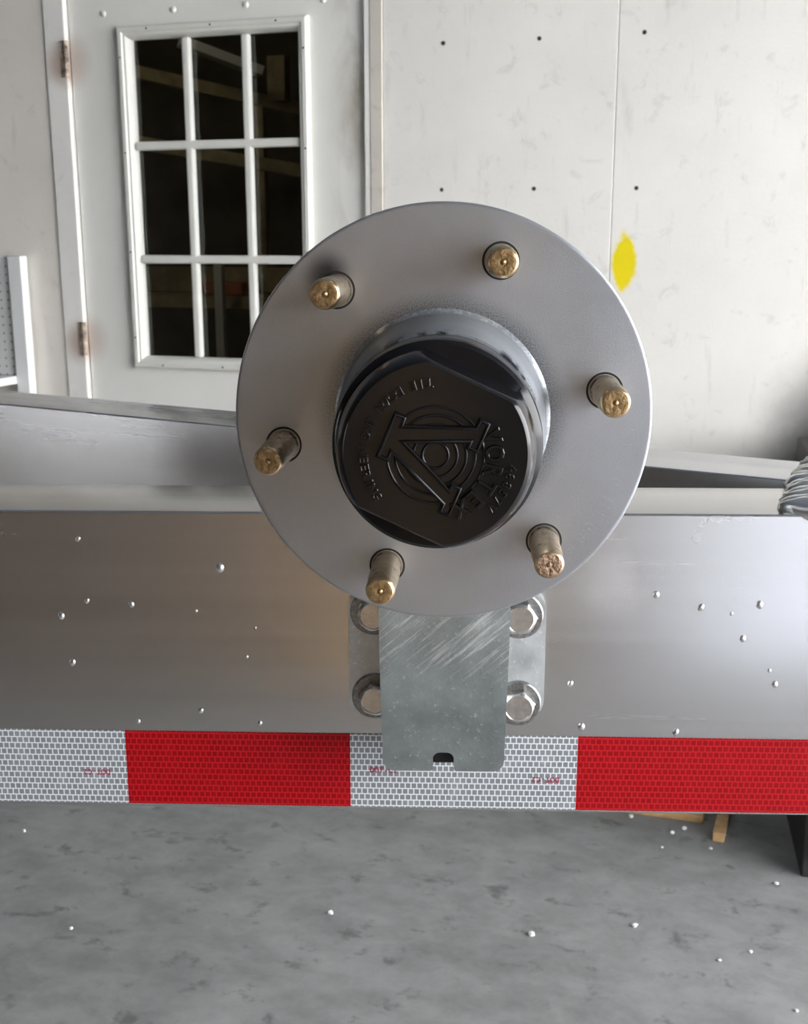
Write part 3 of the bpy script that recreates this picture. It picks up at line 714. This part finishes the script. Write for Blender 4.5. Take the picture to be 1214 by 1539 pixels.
# black steel cabinet at the right edge
cb = empty('steel_cabinet', Matrix.Translation((0.773, 1.966, 0)) @ Matrix.Rotation(math.atan2(2.700 - 1.966, 0.885 - 0.773) - PI / 2, 4, 'Z'))
tag(cb, 'black steel cabinet cut off by the right edge of the picture', 'cabinet')
obj('body', B(0.0, 0.70, 0.0, 0.66, 0.0, 0.86, bev=0.004), M_STEELBLACK, cb)
for k in range(3):
    d_ = obj('drawer', B(0.02, 0.68, -0.018, -0.001, 0.05 + 0.27 * k, 0.30 + 0.27 * k, bev=0.003), M_STEELBLACK, cb)
    obj('handle', B(0.20, 0.50, -0.04, -0.0185, 0.25 + 0.27 * k, 0.27 + 0.27 * k, bev=0.003), M_BOLT, d_)

# ---- store room things; the slanted bars and post stand in for pane reflections
WI = WM.inverted()
def in_store(px, py, Y):            # point of the store room at depth Y behind the wall face
    d = WI.to_3x3() @ (fw + r2 * ((px - 607) / F_PX) - u2 * ((py - Y0) / F_PX)); p = WI @ cam.matrix_world.translation
    return p + d * ((Y - p.y) / d.y)
def store(name, bm, m, label, cat):
    o = obj(name, bm, m); o.matrix_world = WM; tag(o, label, cat); return o
def sbar(name, a, b_, Y, Y2, wd, ht, m, label, cat):
    p, q = in_store(*a, Y), in_store(*b_, Y2); return store(name, bar(*p, *q, wd, ht), m, label, cat)
sbar('light_fixture', (270, 62), (392, 108), 1.55, 1.75, 0.10, 0.035, M_WHITE, 'long pale light fixture standing in for a strip reflected in the top panes', 'light')
sbar('reflected_beam', (100, 85), (520, 180), 1.5, 2.3, 0.06, 0.05, M_TIMBER, 'upper timber beam standing in for a rafter reflected in the top right panes', 'beam')
p = in_store(418, 152, 2.05); q = in_store(418, 84, 2.05)
store('reflected_post', B(p.x - 0.042, p.x + 0.042, 2.03, 2.09, p.z, q.z), M_TIMBER, 'short timber post on the upper beam standing in for a reflection in the panes', 'post')
sbar('reflected_beam', (100, 196), (540, 272), 1.2, 1.9, 0.06, 0.05, M_TIMBER, 'lower timber beam standing in for a rafter reflected in the middle row of panes', 'beam')
sh = empty('storage_shelf', WM); tag(sh, 'wide storage shelf behind the bottom row of panes', 'shelf')
z0 = in_store(290, 452, 1.6).z
obj('shelf_board', B(-3.3, -0.6, 1.6, 1.95, z0 - 0.03, z0 + 0.02), M_TIMBER, sh); z1 = in_store(290, 418, 1.9).z
obj('back_board', B(-3.3, -0.6, 1.90, 1.93, z1 - 0.06, z1 + 0.05), M_TIMBER, sh)
for u in (-3.28, -2.35, -1.45, -0.62): obj('post', B(u - 0.02, u + 0.02, 1.951, 1.99, 0.0, 1.9), M_TIMBER, sh)
p = in_store(330, 412, 1.5); store('pipe', B(p.x - 0.018, p.x + 0.018, 1.48, 1.51, 0.0, p.z + 0.06), M_WHITE, 'thin white upright pipe behind the bottom panes', 'pipe')
p = in_store(352, 470, 1.78); store('plastic_tub', B(p.x - 0.10, p.x + 0.09, 1.68, 1.88, z0 + 0.0202, z0 + 0.075, bev=0.01), M_ORANGE, 'faded orange plastic tub on the store room shelf', 'tub')
ld = bpy.data.lights.new('added_store_bulb', 'POINT'); ld.energy = 2.2; ld.color = (1, 0.9, 0.7); ld.shadow_soft_size = 0.05  # added unseen bulb that brightens the things behind the panes
lo = bpy.data.objects.new('added_store_bulb', ld); C.objects.link(lo); lo.location = WM @ Vector((-2.6, 0.5, 2.45))
store('added_bulb_holder', lathe([(0.02, 0.0), (0.03, 0.02), (0.03, 0.06), (0.001, 0.06)], 16), M_WHITE, 'white holder of the added bulb, out of sight under the store room ceiling', 'added lamp')
bpy.data.objects['added_bulb_holder'].matrix_world = WM @ Matrix.Translation((-2.6, 0.5, 2.64)) @ Matrix.Rotation(PI / 2, 4, 'X')

# crumbs on the floor (positions worked out on the floor plane)
cr = [(948, 1228, 'white crumb beside the left end of the pine board'), (1028, 1246, 'white crumb in front of the right half of the pine board'), (1010, 1252, 'tiny white crumb in front of the middle of the pine board'),
      (1088, 1256, 'white crumb touching the right side of the pine stick'), (1068, 1276, 'white crumb just in front of the end of the pine stick'), (1166, 1329, 'bright white crumb in front of the black cabinet'),
      (995, 1274, 'white crumb on the floor left of the pine stick end'), (497, 1373, 'lone white crumb on the middle of the concrete floor'), (107, 1396, 'white crumb on the floor near the left edge of the picture'),
      (798, 1405, 'white crumb right of the middle of the concrete floor'), (1081, 1444, 'left one of two white crumbs low on the right of the floor'), (1128, 1431, 'right one of two white crumbs low on the right of the floor'),
      (1197, 1520, 'white crumb in the bottom right corner of the picture'), (953, 1392, 'white crumb on the dark floor stain right of centre'), (36, 1250, 'white crumb under the white tape at the far left')]
def on_floor(px, py):
    d = fw + r2 * ((px - 607) / F_PX) - u2 * ((py - Y0) / F_PX); p = cam.matrix_world.translation
    return p + d * (-p.z / d.z)
crs = []
for i, (px, py, lab) in enumerate(cr):
    p = on_floor(px, py)
    bm = bmesh.new(); bmesh.ops.create_icosphere(bm, subdivisions=1, radius=1.0)
    s = random.uniform(0.0035, 0.007)
    for v in bm.verts: v.co = Vector((v.co.x * s * random.uniform(.7, 1.4), v.co.y * s * random.uniform(.7, 1.3), max(0, v.co.z * s * random.uniform(.5, .9) + s * 0.4)))
    o = obj('crumb', bm, M_CRUMB); o.location = (p.x, p.y, 0.0); tag(o, lab, 'crumb', 'white crumbs scattered on the floor')
bpy.context.view_layer.update()
